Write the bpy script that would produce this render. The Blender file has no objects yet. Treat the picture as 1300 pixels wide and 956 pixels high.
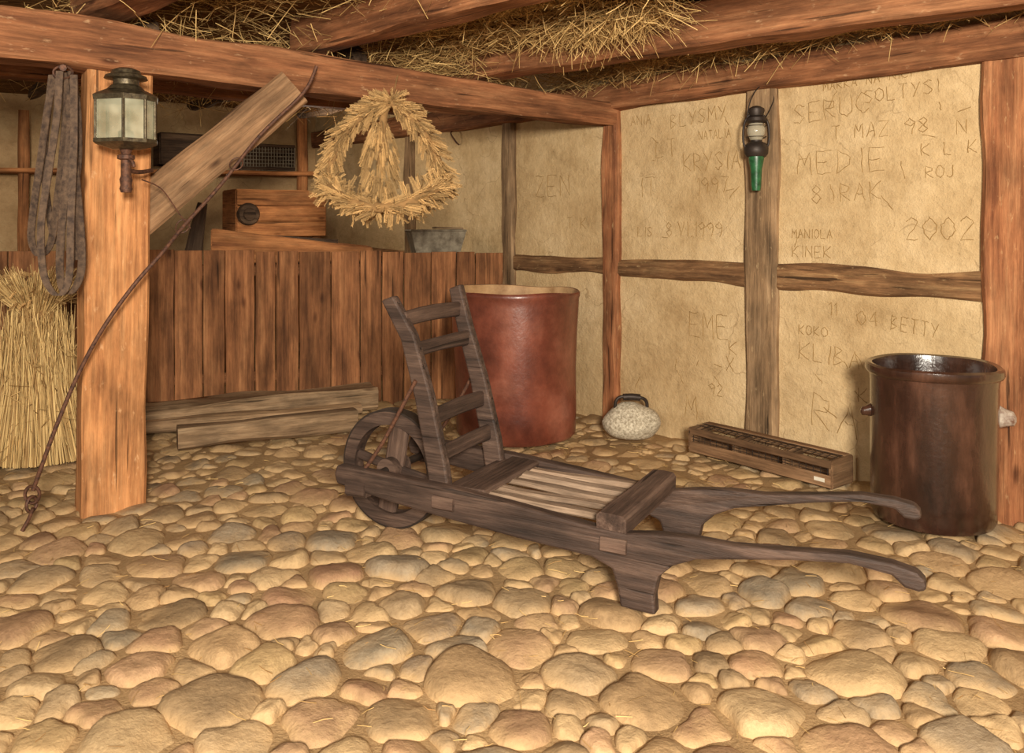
import bpy, math, random
import numpy as np
from mathutils import Vector, Matrix, noise as mnoise
random.seed(7); rng=np.random.default_rng(7)
scene=bpy.context.scene
F=1060.0; HC=1.25; HY=285.0
# ---------------------------------------------------------------- camera
cam=bpy.data.cameras.new("camera"); camo=bpy.data.objects.new("camera",cam)
scene.collection.objects.link(camo); scene.camera=camo
camo.location=(0,0,HC); camo.rotation_euler=(math.pi/2,0,0)
cam.sensor_width=36; cam.lens=36*F/1300.0; cam.shift_y=-(478-HY)/1300.0
cam.clip_start=.05
try:
    scene.view_settings.view_transform='Standard'
    scene.view_settings.look='None'
except Exception as e: print(e)

def at(px,py,d): return Vector(((px-650)/F*d, d, HC-(py-HY)/F*d))
# ---------------------------------------------------------------- colour / materials
def lin(c):
    return tuple(((v/255)/12.92 if v/255<=.04045 else ((v/255+.055)/1.055)**2.4) for v in c)+(1,)
class NT:
    def __init__(s,name):
        s.m=bpy.data.materials.new(name); s.m.use_nodes=True; s.t=s.m.node_tree
        s.b=s.t.nodes['Principled BSDF']
    def n(s,ty,**k):
        x=s.t.nodes.new(ty)
        for a,v in k.items(): setattr(x,a,v)
        return x
    def l(s,a,b): s.t.links.new(a,b)
    def coord(s,scale,rand=True,kind='Object'):
        tc=s.n('ShaderNodeTexCoord'); mp=s.n('ShaderNodeMapping'); mp.inputs['Scale'].default_value=scale
        s.l(tc.outputs[kind],mp.inputs['Vector'])
        if rand:
            oi=s.n('ShaderNodeObjectInfo'); mu=s.n('ShaderNodeMath',operation='MULTIPLY'); mu.inputs[1].default_value=37
            s.l(oi.outputs['Random'],mu.inputs[0]); s.l(mu.outputs[0],mp.inputs['Location'])
        return mp.outputs[0]
    def noise(s,vec,scale,detail=4,rough=.6):
        x=s.n('ShaderNodeTexNoise'); x.inputs['Scale'].default_value=scale; x.inputs['Detail'].default_value=detail; x.inputs['Roughness'].default_value=rough
        s.l(vec,x.inputs['Vector']); return x.outputs['Fac']
    def ramp(s,fac,stops):
        r=s.n('ShaderNodeValToRGB'); e=r.color_ramp.elements
        e[0].position=stops[0][0]; e[0].color=stops[0][1]; e[1].position=stops[-1][0]; e[1].color=stops[-1][1]
        for p,c in stops[1:-1]:
            q=e.new(p); q.color=c
        s.l(fac,r.inputs['Fac']); return r.outputs['Color']
    def mix(s,fac,a,b,mode='MIX'):
        x=s.n('ShaderNodeMix',data_type='RGBA',blend_type=mode)
        if isinstance(fac,(int,float)): x.inputs[0].default_value=fac
        else: s.l(fac,x.inputs[0])
        for i,v in ((6,a),(7,b)):
            if isinstance(v,tuple): x.inputs[i].default_value=v
            else: s.l(v,x.inputs[i])
        return x.outputs[2]
    def bump(s,h,strength=.4,dist=.01,prev=None):
        b=s.n('ShaderNodeBump'); b.inputs['Strength'].default_value=strength; b.inputs['Distance'].default_value=dist
        s.l(h,b.inputs['Height'])
        if prev: s.l(prev,b.inputs['Normal'])
        s.l(b.outputs[0],s.b.inputs['Normal']); return b.outputs[0]
    def fin(s,col,rough=.8,metal=0,spec=.3):
        if isinstance(col,tuple): s.b.inputs['Base Color'].default_value=col
        else: s.l(col,s.b.inputs['Base Color'])
        if isinstance(rough,(int,float)): s.b.inputs['Roughness'].default_value=rough
        else: s.l(rough,s.b.inputs['Roughness'])
        s.b.inputs['Metallic'].default_value=metal; s.b.inputs['Specular IOR Level'].default_value=spec
        return s.m
W1=(1,1,1,1); K0=(0,0,0,1)
def wood(name,dark,mid,light,rough=.78,fleck=None,gs=1.0,knots=True,crack=.9,spec=.2,bumps=.7,vary=.25,sat=.95):
    t=NT(name); v=t.coord((1.6*gs,22*gs,22*gs)); v2=t.coord((3*gs,90*gs,90*gs)); v3=t.coord((1.5,4,4))
    a=t.noise(v,1.0,7,.7); b=t.noise(v2,1.0,4,.7); c=t.noise(v3,2.2,6,.62)
    col=t.ramp(a,[(.28,lin(dark)),(.5,lin(mid)),(.72,lin(light))])
    fine=t.ramp(b,[(.3,(.45,.45,.45,1)),(.6,W1)])
    col=t.mix(.65,col,fine,'MULTIPLY')
    patch=t.ramp(c,[(.33,(.46,.44,.43,1)),(.62,(1.2,1.15,1.1,1))])
    col=t.mix(.8,col,patch,'MULTIPLY')
    v4=t.coord((1.1*gs,30*gs,30*gs)); k=t.noise(v4,1.3,2,.5)
    ck=t.ramp(k,[(.29,K0),(.34,W1)])
    col=t.mix(crack*.75,col,ck,'MULTIPLY')
    if knots:
        vk=t.coord((2.2,6,6)); vo=t.n('ShaderNodeTexVoronoi'); vo.inputs['Scale'].default_value=1.2; t.l(vk,vo.inputs['Vector'])
        kn=t.ramp(vo.outputs['Distance'],[(.05,(.25,.18,.14,1)),(.14,W1)])
        col=t.mix(.8,col,kn,'MULTIPLY')
    if fleck:
        vf=t.coord((14,40,40)); f=t.noise(vf,1,3,.7); ff=t.ramp(f,[(.62,K0),(.78,(.7,.7,.7,1))])
        col=t.mix(ff,col,lin(fleck))
    oi=t.n('ShaderNodeObjectInfo'); vr=t.ramp(oi.outputs['Random'],[(0,(1-vary,)*3+(1,)),(1,(1+vary,)*3+(1,))])
    col=t.mix(1.0,col,vr,'MULTIPLY')
    hs=t.n('ShaderNodeHueSaturation'); hs.inputs['Saturation'].default_value=sat; t.l(col,hs.inputs['Color']); col=hs.outputs['Color']
    hh=t.mix(.5,a,b); hh=t.mix(.6,hh,ck,'MULTIPLY'); t.bump(hh,bumps,.012)
    return t.fin(col,rough,0,spec)
M={}
M['beam']=wood('wood_beam_red',(90,52,30),(148,94,56),(188,130,84),fleck=(206,164,120),vary=.08)
M['post']=wood('wood_post_orange',(146,90,50),(198,136,82),(222,164,108),fleck=(228,180,130),vary=.02,sat=.97)
M['brace']=wood('wood_brace_grey',(104,76,50),(150,113,78),(180,143,104),vary=.05)
M['wpost']=wood('wood_wallpost',(96,74,52),(150,120,86),(186,154,116),fleck=(200,170,124),vary=.08)
M['redpost']=wood('wood_redpost',(112,62,36),(164,104,62),(196,138,90),fleck=(206,166,114),vary=.08)
M['rail']=wood('wood_rail',(72,48,30),(144,104,66),(192,152,102),fleck=(208,172,118),crack=1,vary=.1,bumps=1)
M['fence']=wood('wood_fence',(84,50,28),(146,94,54),(188,130,80),gs=.8,vary=.25)
M['old']=wood('wood_old_grey',(108,84,60),(162,132,98),(200,170,132))
M['barrow']=wood('wood_barrow_dark',(46,34,28),(78,59,49),(116,91,76),knots=False,spec=.35,rough=.62,crack=.8,vary=.06,bumps=.8,sat=.92)
M['slat']=wood('wood_slat',(100,80,64),(152,128,106),(186,160,136),knots=False,vary=.1)
M['tenon']=wood('wood_tenon',(60,46,38),(94,72,60),(126,101,85),knots=False,vary=.1,sat=.92)
M['chest']=wood('wood_chest',(124,72,38),(180,116,62),(206,142,84))
M['dark']=wood('wood_dark',(44,32,24),(82,62,46),(116,92,70))
M['crate']=wood('wood_crate',(88,62,42),(138,104,72),(176,138,100))

def simple(name,col,rough=.6,metal=0,spec=.4,var=.35,ns=30,bs=.3,bd=.004,col2=None):
    t=NT(name); v=t.coord((1,1,1)); n=t.noise(v,ns,5,.65)
    c2=lin(col2) if col2 else tuple(x*(1-var) for x in lin(col)[:3])+(1,)
    c=t.ramp(n,[(.35,c2),(.65,lin(col))]); t.bump(n,bs,bd); return t.fin(c,rough,metal,spec)
M['iron']=simple('iron_rust',(112,74,54),.65,.3,col2=(62,42,34),ns=60)
M['irondark']=simple('iron_dark',(66,56,50),.5,.5)
M['leather']=simple('leather_old',(104,82,64),.65,col2=(58,44,36),ns=40)
M['brass']=simple('lamp_metal',(104,92,70),.42,.6,col2=(62,52,40),ns=50)
M['green']=simple('green_enamel',(44,104,62),.35,0,.5,col2=(24,66,36))
M['granite']=simple('granite',(220,208,184),.85,0,.2,col2=(144,130,108),ns=70)
M['inside']=simple('crock_inside',(196,158,114),.6,col2=(150,112,74),ns=8)
M['zinc']=simple('zinc',(150,138,118),.6,.3,col2=(100,88,72),ns=15)
M['lug']=simple('lug_glaze',(196,184,170),.25,0,.6,col2=(110,80,66),ns=25)
M['scratch']=simple('plaster_scratch',(158,126,80),.95,0,.1,var=.18)
M['tag']=simple('paper_tag',(226,216,196),.8,0,.2,var=.1)
t=NT('straw'); oi=t.n('ShaderNodeAttribute',attribute_name='Col'); M['straw']=t.fin(oi.outputs['Color'],.7,0,.25)
t=NT('glass_pane'); 
v=t.coord((1,1,1)); n=t.noise(v,9,2); c=t.ramp(n,[(.3,lin((150,146,116))),(.7,lin((224,220,190)))])
t.fin(c,.08,0,.8); t.b.inputs['Alpha'].default_value=.5; M['glass']=t.m
# plaster
def plaster(name,a,b,c):
    t=NT(name); v=t.coord((1,1,1),False); n1=t.noise(v,1.6,6,.65); n2=t.noise(v,14,6,.7); n3=t.noise(v,120,3,.7); n4=t.noise(v,4.5,5,.7)
    col=t.ramp(n1,[(.32,lin(a)),(.5,lin(b)),(.68,lin(c))]); f=t.ramp(n2,[(.3,(.72,.69,.65,1)),(.6,W1)])
    col=t.mix(.5,col,f,'MULTIPLY')
    g=t.ramp(n4,[(.34,(.70,.66,.61,1)),(.5,W1)]); col=t.mix(.6,col,g,'MULTIPLY')
    sp=t.ramp(n3,[(.3,(.6,.55,.5,1)),(.42,W1)]); col=t.mix(.4,col,sp,'MULTIPLY')
    # hairline cracks
    vo=t.n('ShaderNodeTexVoronoi',feature='DISTANCE_TO_EDGE'); vo.inputs['Scale'].default_value=2.3
    wv=t.n('ShaderNodeVectorMath',operation='ADD'); nz=t.n('ShaderNodeTexNoise'); nz.inputs['Scale'].default_value=5; t.l(v,nz.inputs['Vector'])
    sc=t.n('ShaderNodeVectorMath',operation='SCALE'); sc.inputs['Scale'].default_value=.35; t.l(nz.outputs['Color'],sc.inputs[0]); t.l(v,wv.inputs[0]); t.l(sc.outputs[0],wv.inputs[1]); t.l(wv.outputs[0],vo.inputs['Vector'])
    ck=t.ramp(vo.outputs['Distance'],[(.0,(.55,.5,.45,1)),(.010,W1)]); gate=t.ramp(n1,[(.48,K0),(.56,(.7,.7,.7,1))])
    col=t.mix(gate,col,t.mix(1.0,col,ck,'MULTIPLY'))
    p=t.bump(n2,.7,.022); t.bump(n3,.5,.005,p); return t.fin(col,.95,0,.1)
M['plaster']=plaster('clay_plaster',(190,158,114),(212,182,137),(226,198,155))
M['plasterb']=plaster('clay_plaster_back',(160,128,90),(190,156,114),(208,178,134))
# sand
t=NT('sand_floor'); v=t.coord((1,1,1),False); n1=t.noise(v,3,4); n2=t.noise(v,90,5,.7)
c=t.ramp(n1,[(.3,lin((152,122,86))),(.7,lin((194,160,116)))]); f=t.ramp(n2,[(.3,(.6,.56,.5,1)),(.6,W1)]); c=t.mix(.6,c,f,'MULTIPLY')
t.bump(n2,.8,.01); M['sand']=t.fin(c,.95,0,.1)
# cobbles
t=NT('cobble_stone'); at_=t.n('ShaderNodeAttribute',attribute_name='Col'); v=t.coord((1,1,1),False)
n1=t.noise(v,9,7,.7); n2=t.noise(v,60,6,.75)
m=t.ramp(n1,[(.3,(.56,.54,.52,1)),(.65,(1.12,1.1,1.06,1))]); c=t.mix(.85,at_.outputs['Color'],m,'MULTIPLY')
f=t.ramp(n2,[(.34,(.45,.41,.38,1)),(.58,W1)]); c=t.mix(.6,c,f,'MULTIPLY')
geo=t.n('ShaderNodeNewGeometry'); sx=t.n('ShaderNodeSeparateXYZ'); t.l(geo.outputs['Position'],sx.inputs[0])
mr=t.n('ShaderNodeMapRange'); mr.inputs[1].default_value=-.034; mr.inputs[2].default_value=-.004; mr.inputs[3].default_value=1; mr.inputs[4].default_value=.28
t.l(sx.outputs['Z'],mr.inputs[0]); nn=t.noise(v,6,6,.7); mm=t.n('ShaderNodeMath',operation='MULTIPLY'); t.l(mr.outputs[0],mm.inputs[0])
r=t.ramp(nn,[(.38,(.35,.35,.35,1)),(.56,W1)]); t.l(r,mm.inputs[1])
c=t.mix(mm.outputs[0],c,lin((192,158,114)))
p=t.bump(n1,.6,.025); t.bump(n2,.5,.005,p); M['cobble']=t.fin(c,.75,0,.2)
# glazes
def glaze(name,a,b,c,rough,streak=(9,9,1.5),coat=.3,bs=.4,bl0=.5):
    t=NT(name); v=t.coord(streak); v1=t.coord((1,1,1)); n1=t.noise(v,1.2,5,.6); n2=t.noise(v1,45,4,.6); n3=t.noise(v1,3.5,6,.7)
    col=t.ramp(n1,[(.3,lin(a)),(.5,lin(b)),(.72,lin(c))]); bl=t.ramp(n3,[(.35,(bl0,bl0*.92,bl0*.88,1)),(.62,W1)]); col=t.mix(.85,col,bl,'MULTIPLY')
    p=t.bump(n1,.3,.016); t.bump(n2,bs,.003,p)
    m=t.fin(col,rough,0,.5); t.b.inputs['Coat Weight'].default_value=coat; t.b.inputs['Coat Roughness'].default_value=.22; return m
M['redglaze']=glaze('red_clay_glaze',(94,47,35),(130,69,51),(160,98,77),.36,(3,3,2.5),.3,.5,.45)
M['brownglaze']=glaze('brown_salt_glaze',(38,24,18),(66,42,32),(104,70,54),.22,(8,8,2),.7,.7)

# ---------------------------------------------------------------- mesh helpers
def link(o,parent=None):
    scene.collection.objects.link(o)
    if parent is not None: o.parent=parent
    return o
def empty(name,loc=(0,0,0),rotz=0,parent=None):
    e=bpy.data.objects.new(name,None); e.empty_display_size=.1; link(e,parent); e.location=loc; e.rotation_euler=(0,0,rotz); return e
def mesh(name,vs,fs,mat,parent=None,smooth=None,cols=None):
    me=bpy.data.meshes.new(name); me.from_pydata([tuple(v) for v in vs],[],[tuple(f) for f in fs]); me.update()
    if smooth is not None:
        me.polygons.foreach_set('use_smooth',[True]*len(me.polygons))
        if smooth<180: me.set_sharp_from_angle(angle=math.radians(smooth))
    for mm in (mat if isinstance(mat,list) else [mat]): me.materials.append(mm)
    if cols is not None:
        a=me.color_attributes.new('Col','FLOAT_COLOR','POINT'); a.data.foreach_set('color',np.asarray(cols,dtype=np.float32).ravel())
    return link(bpy.data.objects.new(name,me),parent)
def beam(name,p0,p1,w,h,mat,parent=None,w1=None,h1=None,jit=.006,up=(0,0,1),ch=.012,seg=None,bow=0.0):
    p0=Vector(p0);p1=Vector(p1);L=(p1-p0).length;x=(p1-p0).normalized();upv=Vector(up)
    y=upv.cross(x)
    if y.length<1e-3: y=Vector((0,1,0)).cross(x)
    y.normalize(); z=x.cross(y)
    w1=w if w1 is None else w1;h1=h if h1 is None else h1
    seg=seg or max(4,int(L/.09)); vs=[];fs=[]; ph=random.random()*99
    for i in range(seg+1):
        f=i/seg; W=w+(w1-w)*f; Hh=h+(h1-h)*f; c=min(ch,W*.3,Hh*.3)
        pts=[(-W/2+c,-Hh/2),(0,-Hh/2),(W/2-c,-Hh/2),(W/2,-Hh/2+c),(W/2,0),(W/2,Hh/2-c),(W/2-c,Hh/2),(0,Hh/2),(-W/2+c,Hh/2),(-W/2,Hh/2-c),(-W/2,0),(-W/2,-Hh/2+c)]
        b=bow*math.sin(math.pi*f)
        for k,(a,bb) in enumerate(pts):
            q=mnoise.noise(Vector((f*L*3+ph,a*7,bb*7))); r=mnoise.noise(Vector((f*L*3+ph+50,a*9,bb*9)))
            vs.append((f*L,a+q*jit*1.6,bb+r*jit*1.6+b))
    for i in range(seg):
        for k in range(12):
            a=i*12+k;b=i*12+(k+1)%12; fs.append((a,b,b+12,a+12))
    fs.append(tuple(range(11,-1,-1))); fs.append(tuple(seg*12+k for k in range(12)))
    o=mesh(name,vs,fs,mat,parent,smooth=35)
    R=Matrix((x,y,z)).transposed().to_4x4(); R.translation=p0
    o.matrix_basis=R
    return o
def lathe(name,prof,mat,parent=None,loc=(0,0,0),n=48,wob=0,mats=None,smooth=40,squash=1,rimw=.35):
    vs=[];fs=[];m=len(prof);ph=random.random()*9
    for i in range(n):
        t=2*math.pi*i/n
        for r,z in prof:
            k=1+wob*mnoise.noise(Vector((math.cos(t)*1.3+ph,math.sin(t)*1.3,z*2)))
            vs.append((r*k*math.cos(t),r*k*math.sin(t)*squash,z+wob*rimw*mnoise.noise(Vector((math.cos(t)*1.2+3,math.sin(t)*1.2,ph)))*min(1,max(0,z-.05)*1.5)))
    for i in range(n):
        for j in range(m-1):
            a=i*m+j;b=((i+1)%n)*m+j; fs.append((a,b,b+1,a+1))
    o=mesh(name,vs,fs,mat,parent,smooth=smooth); o.location=loc
    if mats:
        for p in o.data.polygons:
            if mats(p.index%(m-1)): p.material_index=1
    return o
def tube(name,pts,r,mat,parent=None,n=8,closed=False,radii=None,sm=True):
    P=[Vector(p) for p in pts]
    if sm:
        Q=[];m=len(P)
        for i in range(m if closed else m-1):
            a=P[(i-1)%m] if closed or i>0 else P[0]; b=P[i]; c=P[(i+1)%m]; d=P[(i+2)%m] if closed or i+2<m else P[-1]
            for k in range(6):
                t=k/6; Q.append(.5*((2*b)+(c-a)*t+(2*a-5*b+4*c-d)*t*t+(3*b-a-3*c+d)*t**3))
        if not closed: Q.append(P[-1])
        P=Q
    vs=[];fs=[];m=len(P);prev=None
    for i,p in enumerate(P):
        tg=(P[(i+1)%m]-P[i-1]) if closed else (P[min(i+1,m-1)]-P[max(i-1,0)])
        tg.normalize()
        if prev is None:
            nrm=tg.orthogonal().normalized()
        else:
            nrm=(prev-tg*prev.dot(tg)).normalized()
        prev=nrm; bn=tg.cross(nrm); rr=r if radii is None else radii[0]+(radii[1]-radii[0])*i/(m-1)
        for k in range(n):
            a=2*math.pi*k/n; vs.append(p+nrm*rr*math.cos(a)+bn*rr*math.sin(a))
    for i in range(m if closed else m-1):
        for k in range(n):
            a=i*n+k;b=i*n+(k+1)%n; j=((i+1)%m)*n
            fs.append((a,b,j+(k+1)%n,j+k))
    if not closed: fs.append(tuple(range(n-1,-1,-1))); fs.append(tuple((m-1)*n+k for k in range(n)))
    return mesh(name,vs,fs,mat,parent,smooth=60)
def ribbon(name,pts,width,th,wdir,mat,parent=None):
    P=[Vector(p) for p in pts]; Q=[];m=len(P)
    for i in range(m-1):
        a=P[max(i-1,0)];b=P[i];c=P[i+1];d=P[min(i+2,m-1)]
        for k in range(6):
            t=k/6; Q.append(.5*((2*b)+(c-a)*t+(2*a-5*b+4*c-d)*t*t+(3*b-a-3*c+d)*t**3))
    Q.append(P[-1]); vs=[];fs=[];wd=Vector(wdir).normalized()
    for i,p in enumerate(Q):
        tg=(Q[min(i+1,len(Q)-1)]-Q[max(i-1,0)]).normalized(); nn=tg.cross(wd).normalized()
        for a,b in ((-1,-1),(1,-1),(1,1),(-1,1)): vs.append(p+wd*a*width/2+nn*b*th/2)
    for i in range(len(Q)-1):
        for k in range(4):
            a=i*4+k;b=i*4+(k+1)%4; fs.append((a,b,b+4,a+4))
    fs.append((3,2,1,0)); e=(len(Q)-1)*4; fs.append((e,e+1,e+2,e+3))
    return mesh(name,vs,fs,mat,parent,smooth=30)
def extrude_profile(name,poly,y0,y1,mat,parent=None,bev=.008):
    n=len(poly); vs=[(a,y0,z) for a,z in poly]+[(a,y1,z) for a,z in poly]
    fs=[tuple(range(n)),tuple(range(2*n-1,n-1,-1))]+[(i,i+n,(i+1)%n+n,(i+1)%n) for i in range(n)]
    o=mesh(name,vs,fs,mat,parent); md=o.modifiers.new('b','BEVEL'); md.width=bev; md.segments=2; md.limit_method='ANGLE'; md.angle_limit=math.radians(35)
    return o
# straw masses
def strands(name,starts,dirs,lens,w,cols,mat,parent=None,bend=.15):
    n=len(starts); vs=np.zeros((n,6,3)); D=np.array(dirs,float); D/=np.linalg.norm(D,axis=1)[:,None]; S=np.array(starts,float); L=np.array(lens,float)[:,None]
    q=np.cross(D,rng.normal(size=(n,3))); q/=np.linalg.norm(q,axis=1)[:,None]+1e-9; W=q*w
    bd=rng.normal(size=(n,3))*bend*L
    for k,f in enumerate((0,.5,1)):
        c=S+D*L*f+bd*(f*f)
        vs[:,k*2]=c-W*(1-.3*f); vs[:,k*2+1]=c+W*(1-.3*f)
    fs=[]
    for i in range(n):
        b=i*6; fs+=[(b,b+1,b+3,b+2),(b+2,b+3,b+5,b+4)]
    C=np.repeat(np.array(cols),6,axis=0)
    return mesh(name,vs.reshape(-1,3),fs,mat,parent,cols=C)
def strawcols(n,base=(220,184,120),dark=(146,106,60),gam=1.0):
    b=np.array(lin(base)); d=np.array(lin(dark)); t=rng.random((n,1))**gam; return b*t+d*(1-t)

# ---------------------------------------------------------------- room frame
A=Vector((.638,5.41,0)); R_=Vector((.649,-.760,0)).normalized(); N_=Vector((-.760,-.649,0)).normalized()
def WP(s,off,z): return A+R_*s+N_*off+Vector((0,0,z))
def whit(px,py):
    k=(px-650)/F; s=(k*A.y-A.x)/(R_.x-k*R_.y); d=A.y+R_.y*s; return s,HC-(py-HY)/F*d
fA=Vector((-.059,6.23,0)); fB=Vector((-2.42,5.52,0)); fD=(fB-fA).normalized()
def wall(name,o,ux,L,H,mat,amp=.012,res=.06,z0=-.1,thick=.12):
    nx=int(L/res);nz=int(H/res); vs=[];fs=[]
    for i in range(nx+1):
        for j in range(nz+1):
            x=i/nx*L;z=z0+j/nz*H
            vs.append((x,amp*mnoise.noise(Vector((x*1.7,z*1.7,3)))+amp*.4*mnoise.noise(Vector((x*6,z*6,9))),z))
    for i in range(nx):
        for j in range(nz):
            a=i*(nz+1)+j; fs.append((a,a+nz+1,a+nz+2,a+1))
    ob=mesh(name,vs,fs,mat,None,smooth=180); ob.location=o; ob.rotation_euler=(0,0,math.atan2(ux.y,ux.x))
    md=ob.modifiers.new('s','SOLIDIFY'); md.thickness=thick; md.offset=-1
    return ob
wr=wall('wall_right',WP(-4.2,0,0),R_,8.2,2.5,M['plaster'])
bpy.context.view_layer.update()
def wchild(o): 
    o.parent=wr; o.matrix_parent_inverse=wr.matrix_basis.inverted(); return o
for nm,s0,s1,m,off in (('wall_post',-1.08,-.94,'wpost',.02),('corner_post',-.05,.09,'redpost',.03),('wall_post',1.024,1.225,'wpost',.03),('wall_post',2.24,2.46,'redpost',.03),('wall_post',-2.4,-2.25,'wpost',.02),('wall_post',3.4,3.6,'redpost',.03)):
    sm=(s0+s1)/2; b=beam(nm,WP(sm,off-.06,-.08),WP(sm,off-.06,2.08),s1-s0,.14,M[m],up=N_,jit=.012,ch=.02); 
    wchild(b)
for s0,s1 in ((-4,-2.4),(-2.25,-1.08),(-.94,-.05),(.09,1.02),(1.225,2.24),(2.46,3.4)):
    wchild(beam('wall_rail',WP(s0,-.030,.972+random.uniform(-.01,.01)),WP(s1,-.030,.972+random.uniform(-.01,.01)),.11,.124,M['rail'],jit=.016,ch=.018,seg=32))
wchild(beam('wall_plate',WP(-4,.0,2.10),WP(3.9,.0,2.04),.16,.17,M['beam'],jit=.01))
# graffiti scratched into the clay
G={'A':[[(0,0),(2,6),(4,0)],[(1,2.3),(3,2.3)]],'B':[[(0,0),(0,6),(3,5.2),(0,3.2),(3.4,1.6),(0,0)]],'C':[[(4,5),(2,6),(0,4),(0,2),(2,0),(4,1)]],'D':[[(0,0),(0,6),(3.5,4),(3.5,2),(0,0)]],
'E':[[(4,6),(0,6),(0,0),(4,0)],[(0,3),(3,3)]],'G':[[(4,5),(2,6),(0,4),(0,2),(2,0),(4,1),(4,3),(2.5,3)]],'H':[[(0,0),(0,6)],[(4,0),(4,6)],[(0,3),(4,3)]],'I':[[(1,0),(1,6)]],'K':[[(0,0),(0,6)],[(4,6),(0,2.6),(4,0)]],
'L':[[(0,6),(0,0),(3.5,0)]],'M':[[(0,0),(.4,6),(2,2.5),(3.6,6),(4,0)]],'N':[[(0,0),(0,6),(4,0),(4,6)]],'O':[[(2,6),(0,4.5),(0,1.5),(2,0),(4,1.5),(4,4.5),(2,6)]],'R':[[(0,0),(0,6),(3.4,5),(3.2,3.4),(0,3),(4,0)]],
'S':[[(4,5.2),(2,6),(0,4.8),(3.8,1.8),(2,0),(0,.8)]],'T':[[(0,6),(4,6)],[(2,6),(2,0)]],'U':[[(0,6),(0,1.2),(2,0),(4,1.2),(4,6)]],'V':[[(0,6),(2,0),(4,6)]],'W':[[(0,6),(1,0),(2,4),(3,0),(4,6)]],'X':[[(0,6),(4,0)],[(4,6),(0,0)]],'J':[[(3,6),(3,1),(1.5,0),(0,1)]],
'Y':[[(0,6),(2,3)],[(4,6),(1,0)]],'Z':[[(0,6),(4,6),(0,0),(4,0)]],'0':[[(2,6),(0,4),(0,2),(2,0),(4,2),(4,4),(2,6)]],'1':[[(0,4.5),(1.5,6),(1.5,0)]],'2':[[(0,4.8),(2,6),(4,4.6),(0,0),(4,0)]],'4':[[(3,0),(3,6),(0,2),(4,2)]],
'7':[[(0,6),(4,6),(1.5,0)]],'8':[[(2,3),(.3,4.5),(2,6),(3.7,4.5),(2,3),(0,1.5),(2,0),(4,1.5),(2,3)]],'9':[[(4,4),(2,3),(0,4.4),(2,6),(4,4.6),(3,0)]],'.':[[(1,0),(1.3,.4)]],' ':[]}
cu=bpy.data.curves.new('scratched_graffiti','CURVE'); cu.dimensions='3D'; cu.bevel_depth=.0025; cu.bevel_resolution=1; cu.materials.append(M['scratch'])
def addline(q):
    sp_=cu.splines.new('POLY'); sp_.points.add(len(q)-1)
    for i,(X,Z) in enumerate(q):
        off=-(.012*mnoise.noise(Vector(((X+4.2)*1.7,Z*1.7,3)))+.0048*mnoise.noise(Vector(((X+4.2)*6,Z*6,9))))
        p=WP(X,off+.0003,Z); sp_.points[i].co=(p.x,p.y,p.z,1); sp_.points[i].radius=random.uniform(.5,1.0)
def write(txt,px,py,h,rot=0,wd=1.0):
    s0,z0=whit(px,py); d=A.y+R_.y*s0; H=h*d/F; sc=H/6; x=0
    for chh in txt:
        for st in G.get(chh,[]):
            q=[]
            dense=[]
            for i in range(len(st)-1):
                for k in range(3): f=k/3; dense.append((st[i][0]*(1-f)+st[i+1][0]*f,st[i][1]*(1-f)+st[i+1][1]*f))
            dense.append(st[-1])
            for (a,b) in dense:
                aa=x+a*.92*sc*wd+random.uniform(-.24,.24)*sc; bb=b*sc+random.uniform(-.24,.24)*sc
                q.append((s0+aa*math.cos(rot)-bb*math.sin(rot),z0+aa*math.sin(rot)+bb*math.cos(rot)))
            addline(q)
        x+=(5.2 if chh not in '1I.' else 2.6)*sc*wd
for a in (("KRYSIA",868,218,22,0,.85),("1997",885,246,20,0,.85),("8.VI.1999",846,300,18,0,.8),("NATALIA",888,178,11,0,.8),("BLYSMY",852,163,17,.05),("LT",832,200,22),("SERUC",1008,158,24,.06),("SOLTYSI",1098,132,17,.04),("MARKA NA NICI",1045,116,11,.03),("T MAZ 98",1055,178,18),("MEDIE",1012,222,28,0,1.1),("K L K",1170,198,16),("ROJ",1175,226,15),
   ("8 RAK",1030,258,22,.03,1.0),("2002",1150,304,28,0,.9),("MANIOLA",1006,302,11,0,.9),("KINEK",1006,326,14),("EME",876,426,30,0,.8),("11",1052,400,16),("04",1088,412,18),("BETTY",1130,418,18,-.1,.8),("KOKO",1014,424,12),("KLIBA",1014,455,22,-.05),("RA",1030,540,42,-.1),("K",926,450,18),("X",922,470,18),("M",870,530,30),("ZEN",680,250,26),("N",1215,170,18),("IT",812,250,24),
   ("ANIA",800,160,12),("92",900,500,14),("KB",1090,510,18),("LIS",810,300,12),("T K",720,290,14)):
    write(*a)
for _ in range(45):
    s=random.uniform(.2,2.15); z=random.uniform(.15,1.9)
    if .93<s<1.32 or .82<z<1.12: continue
    a=random.uniform(0,3.14); l=random.uniform(.02,.09); addline([(s+math.cos(a)*l*f+random.uniform(-.006,.006),z+math.sin(a)*l*f) for f in (0,.25,.5,.75,1)])
wchild(link(bpy.data.objects.new('scratched_graffiti',cu)))
# back wall
bdir=Vector((.823,.568,0)).normalized(); bend=Vector((-2.0,8.5,0))
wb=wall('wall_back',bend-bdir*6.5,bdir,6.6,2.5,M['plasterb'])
nb=Vector((bdir.y,-bdir.x,0))
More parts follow.
